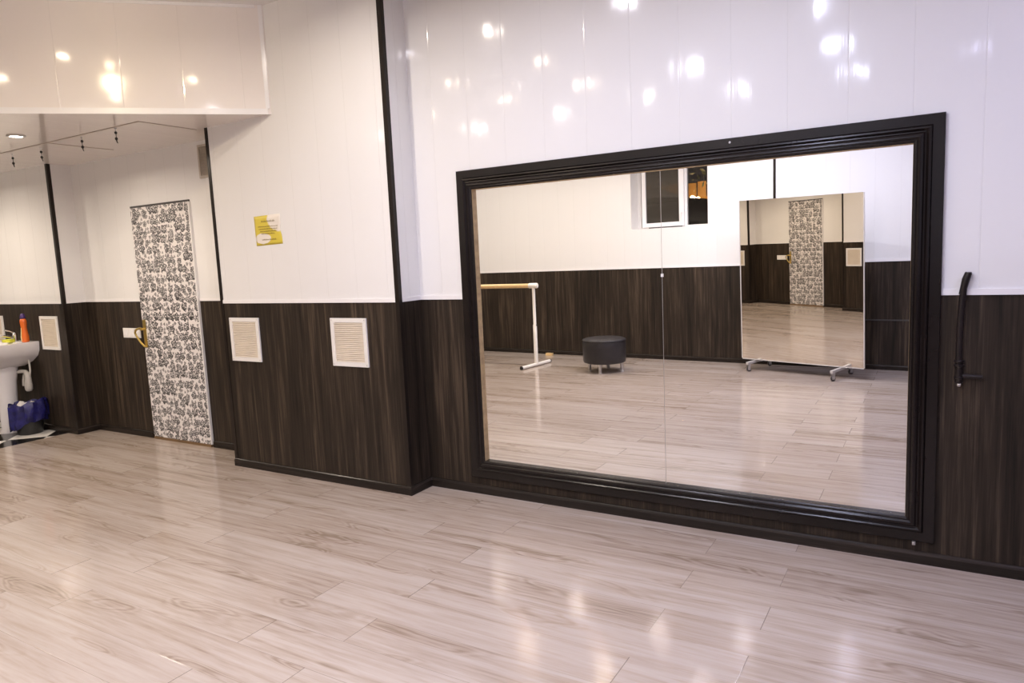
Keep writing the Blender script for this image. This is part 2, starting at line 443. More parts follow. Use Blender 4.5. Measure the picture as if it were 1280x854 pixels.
trim(MB().box(U0 + .2, us - .013, 0, T, DADO, DADO + .03).box(us + .015, U1 - .2, 0, T, DADO, DADO + .03).xf(m), M['trimwhite'], 'thin white ledge strip on the wall opposite the mirror')
# dark corner angles on the white part
CW = .026
trim(MB().box(PX1 - CW, PX1 + .004, PY - .004, PY, .05, H).box(PX1, PX1 + .004, PY, PY + CW, .05, H), M['wenge_trim'], 'dark vertical corner strip at the right edge of the projecting wall')
trim(MB().box(PX0 - .004, PX0 + CW, PY - .004, PY, .05, ZS).box(PX0 - .004, PX0, PY, PY + CW, .05, ZS), M['wenge_trim'], 'dark vertical corner strip at the left edge of the projecting wall')
trim(MB().box(AX0 - CW, AX0 + .004, BYF - .004, BYF, .05, ZS).box(AX0, AX0 + .004, BYF, BYF + CW, .05, ZS), M['wenge_trim'], 'dark vertical corner strip between washbasin wall and door alcove')
# white edge strips of the lowered ceiling
dd = Vector((-1, -1, 0)).normalized(); nn = Vector((1, -1, 0)).normalized()
def along_soffit(s0, s1, z0, z1, n0, n1):
    b = MB(); p = Vector((SX, PY, 0))
    pts = [p + dd * s + nn * n for s, n in ((s0, n0), (s1, n0), (s1, n1), (s0, n1))]
    return b.prism([(q.x, q.y) for q in pts], z0, z1)
trim(along_soffit(.02, 7.9, ZS - .002, ZS + .034, 0, .007), M['trimwhite'], 'white edging along the bottom of the slanting ceiling face')
trim(along_soffit(.007, .032, ZS + .034, H, 0, .006), M['trimwhite'], 'white edging strip where the slanting ceiling face meets the wall')
trim(along_soffit(.05, 7.9, H - .018, H, 0, .006), M['trimwhite'], 'white edging along the top of the slanting ceiling face')
seam = simple('grey_ceiling_seam', (.36, .30, .25), .4)
trim(MB().box(-9.5, -4.52, -.645, -.632, ZS - .003, ZS).box(-4.52, -4.507, -.645, -.214, ZS - .003, ZS).box(-5.68, -5.67, -.632, -.14, ZS - .003, ZS), seam, 'thin grey seam strips on the lowered ceiling above the door')

# baseboards
def base_profile(path, name, label, hgt=.056, th=.015):
    """moulded skirting along a floor polyline; the room is on the left of the path"""
    prof = [(0, 0), (th, 0), (th, hgt - .014), (th - .003, hgt - .006), (th - .009, hgt - .001), (.002, hgt), (0, hgt)]
    b = MB(); P = [Vector(p) for p in path]; rings = []
    for i, p in enumerate(P):
        d0 = (P[i] - P[i - 1]).normalized() if i > 0 else None
        d1 = (P[i + 1] - P[i]).normalized() if i < len(P) - 1 else None
        n0 = Vector((-d0.y, d0.x)) if d0 else None; n1 = Vector((-d1.y, d1.x)) if d1 else None
        if n0 is None: n = n1
        elif n1 is None: n = n0
        else: n = (n0 + n1).normalized(); n = n / max(.3, n.dot(n0))
        rings.append([b.b.verts.new((p.x + n.x * t, p.y + n.y * t, z)) for t, z in prof])
    k = len(prof)
    for r0, r1 in zip(rings, rings[1:]):
        for i in range(k): b.face([r0[i], r0[(i + 1) % k], r1[(i + 1) % k], r1[i]])
    b.face(rings[0]); b.face(rings[-1][::-1])
    o = b.build(name, M['skirt']); struct(o, label, 'baseboard')
base_profile([(XR, 0), (PX1, 0), (PX1, PY), (PX0, PY)], 'baseboard_front', 'dark baseboard under the big mirror and round the projecting wall')
base_profile([(PX0, AY), (-5.05, AY)], 'baseboard_alcove', 'short dark baseboard right of the patterned door')
base_profile([(-5.875, AY), (AX0, AY), (AX0, BYF), (XL, BYF)], 'baseboard_left', 'dark baseboard left of the patterned door and under the washbasin')
base_profile([(XL, back_y(XL)), (XR, back_y(XR))], 'baseboard_back', 'dark baseboard of the wall opposite the mirror')

# ------------------------------------------------------------------ the big wall mirror
wm = empty('wall_mirror', (-1.215, 0, .10), 0, 'huge two-pane wall mirror in a dark moulded wooden frame', 'mirror')
def W(mb): return mb.xf(Matrix.Translation((1.215, 0, -.10)))
fx0, fx1, fz0, fz1 = -2.444, .0139, .1045, 1.9527
prof = [(0, .001), (0, .017), (.003, .020), (.044, .020), (.046, .017), (.048, .028), (.052, .033), (.058, .034), (.063, .029), (.067, .025),
        (.072, .026), (.078, .034), (.085, .039), (.091, .040), (.096, .036), (.099, .033), (.103, .035), (.109, .033), (.114, .029), (.114, .007)]
b = MB(); rings = []
for t, d in prof:
    rings.append([b.b.verts.new(v) for v in ((fx0 + t, -d, fz0 + t), (fx1 - t, -d, fz0 + t), (fx1 - t, -d, fz1 - t), (fx0 + t, -d, fz1 - t))])
for r0, r1 in zip(rings, rings[1:]):
    for k in range(4): b.face([r0[k], r0[(k + 1) % 4], r1[(k + 1) % 4], r1[k]])
W(b).build('frame', M['frame'], wm)
t = .1145
b = MB().box(fx0 + t - .004, fx0 + t, -.029, -.006, fz0 + t, fz1 - t).box(fx1 - t, fx1 - t + .004, -.029, -.006, fz0 + t, fz1 - t)
b.box(fx0 + t, fx1 - t, -.029, -.006, fz1 - t, fz1 - t + .004)
W(b).build('frame_lining', M['rawwood'], wm)['label'] = 'unpainted tan wood lining of the frame rebate'
sx = -1.2055
for x0, x1 in ((fx0 + t - .006, sx - .0012), (sx + .0012, fx1 - t + .006)):
    W(MB().box(x0, x1, -.006, -.001, fz0 + t - .006, fz1 - t + .006)).build('mirror_pane', M['mirror'], wm)
W(MB().box(sx - .0012, sx + .0012, -.0055, -.001, fz0 + t, fz1 - t)).build('pane_seam', M['silver'], wm)
W(MB().box(sx - .006, sx + .007, -.009, -.0055, 1.306, 1.322)).build('seam_clip', M['plastic'], wm)
for x, z in ((-.858, 1.932),):
    W(MB().lathe([(.0055, 0), (.0055, -.001), (.003, -.0022), (0, -.0025)], 12, (x, -.0195, z), 'y')).build('screw', M['silver'], wm)
# small metal foot bracket at the lower right corner of the frame
W(MB().box(-.071, -.058, -.024, -.0005, .088, .1045).lathe([(.006, 0), (.006, -.003), (0, -.005)], 12, (-.0645, -.024, .095), 'y')).build('corner_bracket', M['silver'], wm)

# ------------------------------------------------------------------ vents
def make_vent(w, h, label, grille='grille', bw_=.028):
    v = empty('wall_vent', (0, 0, 0), 0, label, 'vent')
    b = MB()
    b.box(-w / 2, w / 2, -.012, 0, h / 2 - bw_, h / 2).box(-w / 2, w / 2, -.012, 0, -h / 2, -h / 2 + bw_)
    b.box(-w / 2, -w / 2 + bw_, -.012, 0, -h / 2 + bw_, h / 2 - bw_).box(w / 2 - bw_, w / 2, -.012, 0, -h / 2 + bw_, h / 2 - bw_)
    b.build('vent_frame', M['plastic'] if grille == 'grille' else M['greygrille'], v, bevel=.002)
    g = MB(); ih = h - 2 * bw_; n = int(ih / .0125)
    g.box(-w / 2 + bw_, w / 2 - bw_, -.002, 0, -ih / 2, ih / 2)
    for i in range(n):
        z = -ih / 2 + (i + .5) * ih / n
        mt = Matrix.Translation((0, -.006, z)) @ Matrix.Rotation(R(38), 4, 'X')
        g.box(-w / 2 + bw_, w / 2 - bw_, -.0055, .0055, -.001, .001, mt)
    g.build('louvre_grille', M[grille], v)
    for sx_ in (-1, 1):
        for sz in (-1, 1):
            MB().lathe([(.004, 0), (.004, -.001), (0, -.0018)], 10, (sx_ * (w / 2 - .012), -.012, sz * (h / 2 - .012)), 'y').build('screw', M['silver'], v)
    return v
v0 = make_vent(.305, .310, 'cream louvred vent on the dark wall below the yellow notice, left one')
v0.location = (-4.190, PY, .943)
def vent_copy(loc, label):
    c = copy_tree(v0); c.location = loc; c['label'] = label; return c
vent_copy((-3.195, PY, .947), 'cream louvred vent nearest the big mirror frame, on the projecting wall')
vent_copy((-7.007, BYF, .931), 'cream louvred vent on the dark wall right of the washbasin')
vent_copy((-8.020, BYF, .931), 'cream louvred vent behind the washbasin, cut by the left picture edge')
vg = make_vent(.26, .25, 'grey-beige vent grille high on the white wall right of the door', 'greygrille', .018)
vg.location = (-4.775, AY, 2.272)
for v in [o for o in COL.objects if o.name.startswith('wall_vent')]: v['group'] = 'square wall vents'

# ------------------------------------------------------------------ yellow notice
nt = empty('notice', (-3.866, PY + .0016, 1.692), 0, 'yellow and white printed paper notice stuck on the white wall', 'notice')
b = MB(); nu, nv = 14, 10; grid = []
for j in range(nv + 1):
    row = []
    for i in range(nu + 1):
        u, v = i / nu - .5, j / nv - .5
        x = u * .258 + v * -.006; z = v * .198 + u * .006
        if u > .3: x -= .012 * max(0, 1 - abs(v + .02) / .22)      # torn notch on the right edge
        yy = -.0015 - .006 * max(0, u - .25) * max(0, v + .5) - .0012 * math.sin(u * 9 + v * 5) ** 2
        row.append(b.b.verts.new((x, yy, z)))
    grid.append(row)
for j in range(nv):
    for i in range(nu): b.face([grid[j][i], grid[j][i + 1], grid[j + 1][i + 1], grid[j + 1][i]])
sh = b.build('paper_sheet', M['notice'], nt, smooth=True)
md = sh.modifiers.new('thick', 'SOLIDIFY'); md.thickness = .0006; md.offset = 1
rr = random.Random(3)
def text_line(x0, x1, z, hh):
    b = MB(); x = x0
    b.box(x0, x1, -.0052, -.0046, z + hh * .22, z + hh * .34)
    while x < x1 - .004:
        wl = min(rr.uniform(.012, .03), x1 - x); e = x + wl; q = x
        while q < e:
            cw = hh * rr.uniform(.45, .7); k = hh * rr.choice((.7, .7, 1.0))
            b.box(q, q + cw * .35, -.0054, -.0044, z, z + k)
            q += cw * 1.3
        x = e + hh * .7
    b.build('text_line', M['ink'], nt)
text_line(-.058, .072, .055, .012)
for k, (x0, x1) in enumerate(((-.095, .098), (-.088, .094), (-.078, .086), (-.066, .070))): text_line(x0, x1, .022 - k * .016, .008)
text_line(-.062, .076, -.066, .009)

# ------------------------------------------------------------------ door with floral film
D0, D1, DZ = -5.852, -5.075, 1.985
dr = MB().box(D0, D1, AY - .018, AY + .0, .022, DZ).build('door_1', M['floral'], bevel=.001)
struct(dr, 'narrow door covered with black and white flower-patterned film', 'door')
MB().box(D1 + .001, D1 + .012, AY - .020, AY, .022, DZ).build('edge_strip', M['trimwhite'], dr)
MB().box(D0 - .004, D1 + .004, AY - .016, AY, DZ + .001, DZ + .016).build('top_gap_strip', M['rubber'], dr)
MB().box(D0 + .002, D1, AY - .022, AY, 0, .021).build('threshold', M['brownstrip'], dr)
MB().box(D0 - .009, D0 - .001, AY - .006, AY, .02, DZ).build('edge_strip', M['rawwood'], dr)
hd = MB().box(D0 + .012, D0 + .050, AY - .026, AY - .0185, .805, 1.045).build('handle_plate', M['brass'], dr, bevel=.004)
hx = D0 + .031
MB().tube([(hx, AY - .024, .965), (hx, AY - .062, .965)], .010, 12).build('handle_neck', M['brass'], hd, smooth=True)
MB().tube([(hx + .012, AY - .064, .975), (hx - .03, AY - .066, .970), (hx - .062, AY - .066, .958), (hx - .078, AY - .064, .935), (hx - .066, AY - .060, .905), (hx - .030, AY - .050, .850), (hx - .004, AY - .036, .815), (hx, AY - .022, .812)], [.010, .010, .009, .0085, .008, .008, .008, .008], 12).build('handle_lever', M['brass'], hd, smooth=True)
MB().lathe([(.010, 0), (.010, -.003), (.004, -.004), (0, -.004)], 16, (hx, AY - .026, .865), 'y').build('keyhole_collar', M['brass'], hd)

# triple switch left of the door
sw = empty('light_switch', (-6.045, AY, .925), 0, 'white triple switch plate on the dark wall left of the door handle', 'switch')
MB().box(-.128, .128, -.008, 0, -.043, .043).build('switch_plate', M['plastic'], sw, bevel=.003)
for k in (-1, 0, 1):
    MB().box(k * .082 - .031, k * .082 + .031, -.013, -.007, -.030, .030).build('rocker', M['trimwhite'], sw, bevel=.002)

# ------------------------------------------------------------------ little hooks under the lowered ceiling
hook_lbl = ['black hook under the lowered ceiling nearest the patterned door, rightmost of four', 'black hook under the lowered ceiling, second from the right of four',
            'black hook under the lowered ceiling, third from the right by the dark corner strip', 'black hook under the lowered ceiling, leftmost of four near the round spotlight']
def make_hook():
    h = empty('ceiling_hook', (0, 0, 0))
    MB().lathe([(.010, 0), (.010, -.003), (.0025, -.006), (.0022, -.022), (0, -.022)], 12).build('stem', M['silver'], h, smooth=True)
    MB().sphere((0, 0, -.030), .0095, 12, (1, 1, 1.1)).build('bead', M['blackplastic'], h, smooth=True)
    MB().tube([(0, 0, -.038), (0, 0, -.062)], .0022, 8).build('link', M['blackplastic'], h, smooth=True)
    MB().sphere((0, 0, -.070), .010, 12, (1, 1, 1.1)).build('bead', M['blackplastic'], h, smooth=True)
    MB().tube([(0, 0, -.078), (.003, 0, -.088), (.007, 0, -.096), (.013, 0, -.100)], [.004, .003, .003, .002], 8).build('hook_tip', M['blackplastic'], h, smooth=True)
    return h
h0 = make_hook()
for i, (x, y) in enumerate(((-4.83, -.61), (-5.29, -.59), (-5.93, -.555), (-6.37, -.555))):
    h = h0 if i == 0 else copy_tree(h0)
    h.location = (x, y, ZS); tag(h, hook_lbl[i], 'hook', 'hooks under the lowered ceiling')

# ------------------------------------------------------------------ washbasin corner
SB = Vector((-7.52, BYF, 0))
wb = empty('washbasin', (SB.x, SB.y - .25, 0), 0, 'white ceramic pedestal washbasin standing at the left picture edge', 'washbasin')
def basin_ring(b, hw, y0, y1, z, n=12, r=.12):
    """D-shaped outline: straight along the wall, rounded to the front"""
    pts = [(-hw, y0)]; cx = hw - r
    for k in range(n + 1):
        a = PI + (PI / 2) * k / n; pts.append((-cx + r * math.cos(a), y1 + r + r * math.sin(a)))
    for k in range(n + 1):
        a = 1.5 * PI + (PI / 2) * k / n; pts.append((cx + r * math.cos(a), y1 + r + r * math.sin(a)))
    pts.append((hw, y0))
    for k in range(1, 6): pts.append((hw - 2 * hw * k / 6, y0))
    return [b.b.verts.new((x, y, z)) for x, y in pts]
b = MB()
O = .25
lv = [(.11, .18, -.22, .62, .10), (.16, .235, -.30, .66, .12), (.24, .248, -.40, .715, .14), (.275, .249, -.44, .765, .15), (.285, .249, -.45, .835, .15), (.282, .248, -.447, .850, .15),
      (.255, .13, -.42, .850, .14), (.235, .11, -.395, .835, .13), (.17, .08, -.32, .755, .12), (.06, .0, -.16, .735, .05)]
rings = [basin_ring(b, hw, y0, -.18 + (y1 + .18), z, 8, r) for hw, y0, y1, z, r in lv]
for r0, r1 in zip(rings, rings[1:]):
    n = len(r0)
    for k in range(n): b.face([r0[k], r0[(k + 1) % n], r1[(k + 1) % n], r1[k]])
b.face(rings[0][::-1]); b.face(rings[-1])
b.build('basin', M['ceramic'], wb, smooth=True)
MB().lathe([(.088, 0), (.090, .02), (.078, .05), (.078, .30), (.090, .48), (.112, .60), (.125, .66), (.10, .66), (0, .66)], 28, (0, .05, 0), sq=(1, 1)).build('pedestal', M['ceramic'], wb, smooth=True)
fa = empty('faucet', (SB.x + .01, SB.y - .075, .85), 0, 'chrome single-lever tap at the back of the washbasin', 'tap')
MB().lathe([(.026, 0), (.026, .006), (.020, .012), (.019, .055), (.021, .060), (.021, .075), (.012, .084), (0, .085)], 20).build('tap_body', M['chrome'], fa, smooth=True)
MB().tube([(0, -.012, .035), (0, -.06, .052), (0, -.12, .066), (0, -.145, .064)], [.013, .012, .011, .010], 12).build('spout', M['chrome'], fa, smooth=True)
MB().tube([(0, .0, .080), (-.01, -.03, .100), (-.02, -.075, .116)], [.008, .007, .006], 10).build('lever', M['chrome'], fa, smooth=True)
bt = empty('bottle', (SB.x + .20, SB.y - .075, .85), 0, 'orange cleaner bottle with dark purple cap on the washbasin rim', 'bottle')
MB().lathe([(0, 0), (.030, 0), (.036, .006), (.037, .05), (.030, .10), (.027, .135), (.031, .175), (.032, .195), (.026, .212), (.014, .220), (0, .220)], 24, sq=(1.05, .85)).build('bottle_body', M['orange'], bt, smooth=True)
MB().lathe([(.014, .219), (.0235, .222), (.022, .240), (.015, .262), (.009, .266), (0, .266)], 20).build('cap', M['purple'], bt, smooth=True)
b = MB(); arc = []
for z, rad in ((.012, .0375), (.05, .0382), (.10, .0315), (.135, .0282)):
    arc.append([b.b.verts.new((rad * 1.05 * math.cos(a), rad * .85 * math.sin(a), z)) for a in [R(195) + R(85) * k / 8 for k in range(9)]])
for r0, r1 in zip(arc, arc[1:]):
    for k in range(8): b.face([r0[k], r0[k + 1], r1[k + 1], r1[k]])
b.build('bottle_label', M['labelcream'], bt, smooth=True)
sp = MB().box(-.045, .045, -.03, .03, 0, .028).build('sponge', M['sponge'], bevel=.006); sp.location = (SB.x + .03, SB.y - .155 + .012, .8505); sp.rotation_euler.z = .3
tag(sp, 'yellow-green sponge lying on the washbasin beside the tap', 'sponge')
# siphon and hose
tr = MB().tube([(-.10, -.02, .185), (-.04, -.01, .19), (.0, 0, .185), (.022, .0, .165), (.028, .0, .13), (.026, 0, .06)], [.017, .018, .020, .024, .027, .030], 14).build('drain_trap', M['siphon'], wb, smooth=True)
tr['label'] = 'grey-white plastic drain trap'
tr.location = (.16, .16, .38)
MB().lathe([(0, 0), (.022, .004), (.032, .02), (.034, .06), (.030, .09), (0, .09)], 20, (.022, 0, .0)).build('trap_cup', M['siphon'], tr, smooth=True)
MB().tube([(-.065, 0, .05), (-.06, 0, .10), (-.035, 0, .16)], [.014, .013, .012], 12).build('trap_pipe', M['siphon'], tr, smooth=True)
MB().tube([(.03, .01, .10), (.045, .02, .20), (.02, .03, .30), (-.05, .04, .36)], .008, 10).build('hose', M['siphon'], tr, smooth=True)
# waste bin with blue bag
bn = empty('waste_bin', (-7.262, -.285, 0), 0, 'black waste bin lined with a drooping blue bag beside the washbasin pedestal', 'waste bin')
MB().lathe([(0, 0), (.098, 0), (.103, .006), (.128, .235), (.134, .240), (.134, .248), (.126, .248), (.098, .02), (0, .02)], 28).build('bin_body', M['blackplastic'], bn, smooth=True)
b = MB(); rg = []; rr = random.Random(5); seg = 40
ph = [rr.uniform(-1, 1) for _ in range(seg)]
for k_, (rad, z, w) in enumerate(((.121, .20, 0), (.126, .262, .01), (.136, .290, .02), (.150, .268, .02), (.156, .215, .022), (.155, .165, .026), (.150, .130, .022), (.143, .134, .015))):
    ring = []
    for i in range(seg):
        a = 2 * PI * i / seg
        wr = rad + w * (.5 * math.sin(9 * a + k_) + .5 * ph[i] * .6)
        droop = .085 * max(0, math.cos(a - R(250))) * (1 if k_ > 3 else 0)
        up = .03 * max(0, math.cos(a - R(40))) * (1 if 0 < k_ < 5 else 0)
        ring.append(b.b.verts.new((wr * math.cos(a), wr * math.sin(a), z + w * .5 * math.sin(7 * a + 2 * k_) - droop + up)))
    rg.append(ring)
for r0, r1 in zip(rg, rg[1:]):
    for i in range(seg): b.face([r0[i], r0[(i + 1) % seg], r1[(i + 1) % seg], r1[i]])
b.build('bag_liner', M['bluebag'], bn, smooth=True)
b = MB(); rr = random.Random(2)
for cx, cy, r_ in ((-.05, -.03, .04), (.03, -.02, .032), (-.01, .04, .035)):
    n0 = len(b.b.verts); b.sphere((cx, cy, .262), r_, 10)
    b.b.verts.ensure_lookup_table()
    for v in b.b.verts[n0:]: v.co += Vector((rr.uniform(-1, 1), rr.uniform(-1, 1), rr.uniform(-1, 1))) * r_ * .22
b.build('crumpled_paper', M['tissue'], bn)

# ------------------------------------------------------------------ curved rod at the right of the mirror
cr = empty('curved_rod', (.088, .0026, .81), 0, 'black curved wooden rod with collar and side peg hanging right of the mirror', 'rod')
b = MB()
b.tube([(-.003, -.016, .10), (-.004, -.016, .16), (-.003, -.016, .24), (-.001, -.017, .31), (.002, -.018, .37), (.006, -.019, .42), (.013, -.020, .455), (.022, -.021, .484)],
       [.0125, .0125, .0125, .0125, .0128, .0130, .0145, .0125], 14)
b.build('rod', M['blackwood'], cr, smooth=True)
b = MB()
bl = [(-.012, .395), (.004, .398), (.016, .432), (.033, .486), (.008, .486), (-.002, .458)]
lo = [b.b.verts.new((x, -.028, z)) for x, z in bl]; hi = [b.b.verts.new((x, -.010, z)) for x, z in bl]
b.face(lo); b.face(hi[::-1])
for i in range(len(bl)): b.face([lo[i], lo[(i + 1) % len(bl)], hi[(i + 1) % len(bl)], hi[i]])
b.build('flared_tip', M['blackwood'], cr, bevel=.003)
for z, r_ in ((.112, .019), (.094, .020), (.040, .018)):
    MB().lathe([(.012, -.006), (r_, -.004), (r_, .004), (.012, .006)], 18, (-.002, -.0175, z)).build('collar', M['blackwood'], cr, smooth=True)
MB().tube([(-.002, -.0165, .02), (-.002, -.0165, .105)], [.0145, .0135], 14).build('lower_grip', M['blackwood'], cr, smooth=True)
MB().tube([(.010, -.0165, .050), (.045, -.0165, .049), (.082, -.0165, .048)], [.0095, .009, .0085], 12).build('side_peg', M['blackwood'], cr, smooth=True)
MB().sphere((-.001, -.0165, .012), .011, 16).build('end_knob', M['chrome'], cr, smooth=True)['label'] = 'shiny metal end knob'

# ------------------------------------------------------------------ ballet barre (seen in the mirror)
bx, by = -4.425, -4.47
ba = empty('ballet_barre', (bx, by, 0), 0, 'free-standing ballet barre with pale wooden rail and white metal legs', 'ballet barre')
ang = R(0)
MB().tube([(-2.30, -.02, 1.05), (-.07, -.02, 1.05)], .0285, 20).build('handrail', M['barwood'], ba, smooth=True)
for x, sgn in ((-.045, 1), (-2.27, -1)):
    cn = MB().lathe([(.0325, -.062), (.034, -.058), (.034, .050), (.030, .060), (.018, .064), (0, .065)], 20, (x, -.02, 1.05), 'x').build('rail_socket', M['whitemetal'], ba, smooth=True)
    MB().lathe([(.026, .032), (.026, .54), (.020, .55), (.020, 1.03)], 18, (x, -.02, 0)).build('upright', M['whitemetal'], ba, smooth=True)
    MB().sphere((x + .028, -.02, .54), .012, 10).build('height_knob', M['blackplastic'], ba, smooth=True)
    ft = MB().tube([(x - .03, .31, .024), (x + .03, -.33, .024)], .022, 16).build('foot', M['whitemetal'], ba, smooth=True)
    for p0, p1 in (((x - .03, .31, .024), (x - .032, .325, .024)), ((x + .03, -.33, .024), (x + .032, -.345, .024))):
        MB().tube([p0, p1], .0235, 16).build('foot_cap', M['blackplastic'], ft, smooth=True)
wk = MB().box(-.05, .05, -.025, .025, 0, .035).build('wood_block', M['barwood'], bevel=.003); wk.location = (-4.76, -5.40, 0); wk.rotation_euler.z = .06
tag(wk, 'small tan wooden block on the floor by the wall behind the barre', 'block')

# ------------------------------------------------------------------ ottoman
ot = empty('ottoman', (-3.45, -4.365, 0), 0, 'round black upholstered ottoman on four short silver legs', 'ottoman')
MB().lathe([(0, .115), (.235, .115), (.252, .122), (.258, .140), (.260, .20), (.262, .30), (.262, .355), (.256, .380), (.262, .388), (.258, .398), (.235, .408), (.12, .414), (0, .416)], 48).build('seat_cushion', M['leather'], ot, smooth=True)
MB().lathe([(.2575, .379), (.264, .383), (.264, .389), (.2575, .392)], 48).build('piping', M['leather'], ot, smooth=True)
for px_, py_ in ((.02, .185), (-.188, .03), (.205, -.045), (-.03, -.175)):
    lg = MB().lathe([(.017, .012), (.020, .02), (.020, .116)], 16, (px_, py_, 0)).build('leg', M['silver'], ot, smooth=True)
    MB().lathe([(0, 0), (.019, 0), (.021, .003), (.021, .012), (0, .012)], 16, (px_, py_, 0)).build('leg_glide', M['paleSilver'], lg)
MB().lathe([(0, -.004), (.011, -.003), (.013, 0), (.0, .001)], 14, (.05, .259, .30), 'y').build('side_stud', M['leather'], ot, smooth=True)

# ------------------------------------------------------------------ rolling mirror
c4 = [Vector(v) for v in ((-1.962, -4.905, 1.950), (-.659, -4.518, 1.922), (-.634, -4.548, .128), (-1.944, -4.938, .134))]   # TL TR BR BL
rm0 = Vector((-1.30, -4.74, 0))
rm = empty('rolling_mirror', rm0, 0, 'tall frameless mirror on castored metal feet, standing near the back wall', 'mirror')
nrm = Vector((math.sin(R(-16.59)) * math.cos(R(-1.18)), math.cos(R(-16.59)) * math.cos(R(-1.18)), math.sin(R(-1.18))))
# flatten the corners on to the exact plane
d0 = -4.18
c4 = [v - nrm * (v.dot(nrm) - d0) for v in c4]
def slab(corners, t0, t1):
    b = MB(); lo = [b.b.verts.new(v - rm0 + nrm * t0) for v in corners]; hi = [b.b.verts.new(v - rm0 + nrm * t1) for v in corners]
    b.face(lo[::-1]); b.face(hi)
    for i in range(4): b.face([lo[i], lo[(i + 1) % 4], hi[(i + 1) % 4], hi[i]])
    return b
slab(c4, -.004, 0).build('mirror_pane', M['mirror2'], rm)
mid = sum(c4, Vector()) / 4
big = [mid + (v - mid) * 1.0 for v in c4]
ex = (c4[1] - c4[0]).normalized(); ez = (c4[0] - c4[3]).normalized()
slab([c4[0] + ex * .02 - ez * .02, c4[1] - ex * .02 - ez * .02, c4[2] - ex * .02 + ez * .02, c4[3] + ex * .02 + ez * .02], -.022, -.0042).build('backing_board', M['blackwood'], rm)
e = .010
def edge_strip(a0, a1, off):
    slab([a0, a1, a1 + off, a0 + off], -.008, .003).build('edge_profile', M['paleSilver'], rm)
edge_strip(c4[0] - ex * e, c4[3] - ex * e, ex * e)
edge_strip(c4[1], c4[2], ex * e)
edge_strip(c4[3] - ez * e, c4[2] - ez * e, ez * e)
fdir = Vector((-.287, .958, 0)).normalized(); sdir = Vector((fdir.y, -fdir.x, 0))
for (fx, fy), (rx, ry) in (((-1.842, -4.777), (-1.697, -5.255)), ((-.913, -4.421), (-.786, -4.905))):
    A = Vector((fx, fy, 0)) + fdir * .03; B = Vector((rx, ry, 0)) - fdir * .02
    q = [A + sdir * .015, A - sdir * .015, B - sdir * .015, B + sdir * .015]
    MB().prism([((v - rm0).x, (v - rm0).y) for v in q], .088, .1145).build('foot_bar', M['paleSilver'], rm, bevel=.003)
    for C_ in (Vector((fx, fy, 0)), Vector((rx, ry, 0)) + fdir * .015):
        c0 = C_ - rm0
        mt = Matrix.Translation(c0) @ Matrix.Rotation(math.atan2(fdir.y, fdir.x) + R(35), 4, 'Z')
        ca = MB().box(-.018, .012, -.016, -.013, .020, .075).box(-.018, .012, .013, .016, .020, .075).box(-.020, .014, -.018, .018, .072, .088).xf(mt).build('caster', M['silver'], rm)
        MB().lathe([(0, -.011), (.018, -.011), (.025, -.009), (.027, -.004), (.027, .004), (.025, .009), (.018, .011), (0, .011)], 22, (-.004, 0, .0275), 'y').xf(mt).build('wheel', M['rubber'], ca, smooth=True)
    # upright brace behind the pane
    bp_ = (Vector((fx, fy, 0)) + Vector((rx, ry, 0))) / 2 - rm0
    k = (d0 - (bp_ + rm0).dot(nrm)) / nrm.dot(nrm)
    p0 = bp_ + nrm * (k - .040); p0.z = .1148
    p1 = p0 + ez * 1.2
    MB().tube([p0, p1], .0145, 12).build('back_upright', M['paleSilver'], rm)
# ------------------------------------------------------------------ window in the back wall
w1 = empty('window_1', (-3, back_y(-3), 0), BA)
struct(w1, 'small window with a half-open white sash showing the night outside', 'window')
MB().box(WU0, WU1, -.29, 0.0, WZ0 - .002, WZ0 + .010).build('window_sill', M['trimwhite'], w1)
MB().box(WU0 - .001, WU0 + .012, -.29, 0, WZ0 + .01, WZ1).build('window_reveal', M['plastic'], w1)
MB().box(WU1 - .008, WU1 + .001, -.29, 0, WZ0 + .01, WZ1).build('window_reveal', M['plastic'], w1)
yf = -.235
um = WU0 + .62
fr = MB().box(WU0 + .012, WU0 + .057, yf - .055, yf, WZ0 + .01, WZ1).box(WU1 - .030, WU1 - .008, yf - .055, yf, WZ0 + .01, WZ1)
fr.box(WU0 + .057, WU1 - .03, yf - .055, yf, WZ0 + .01, WZ0 + .035).box(um + .035, um + .075, yf - .055, yf, WZ0 + .035, WZ1)
fr.build('window_frame', M['trimwhite'], w1, bevel=.003)
s0, s1, sz0, sz1 = WU0 + .085, um + .045, WZ0 + .030, WZ1
sw_ = .055
sa = MB().box(s0, s0 + sw_, yf + .001, yf + .045, sz0, sz1).box(s1 - sw_ * 1.2, s1, yf + .001, yf + .045, sz0, sz1).box(s0 + sw_, s1 - sw_ * 1.2, yf + .001, yf + .045, sz0, sz0 + sw_)
sa = sa.build('sash', M['trimwhite'], w1, bevel=.004)
MB().box(s0 + sw_, s1 - sw_ * 1.2, yf + .020, yf + .024, sz0 + sw_, sz1).build('sash_glass', M['glass'], sa)
MB().box(s0 + sw_, s1 - sw_ * 1.2, yf + .012, yf + .014, sz0 + sw_, sz1).build('insect_net', M['net'], sa)
MB().box(s0 + .10, s1 - .02, yf + .046, yf + .06, WZ0 + .012, WZ0 + .028).build('rubber_gasket', M['rubber'], sa)
MB().box(um + .075, WU1 - .030, yf - .030, yf - .026, WZ0 + .035, WZ1).build('window_glass', M['glass'], w1)
MB().tube([(s1 - .03, yf + .05, 1.90), (s1 - .03, yf + .075, 1.90), (s1 - .03, yf + .078, 1.80)], .009, 10).build('sash_handle', M['plastic'], sa, smooth=True)

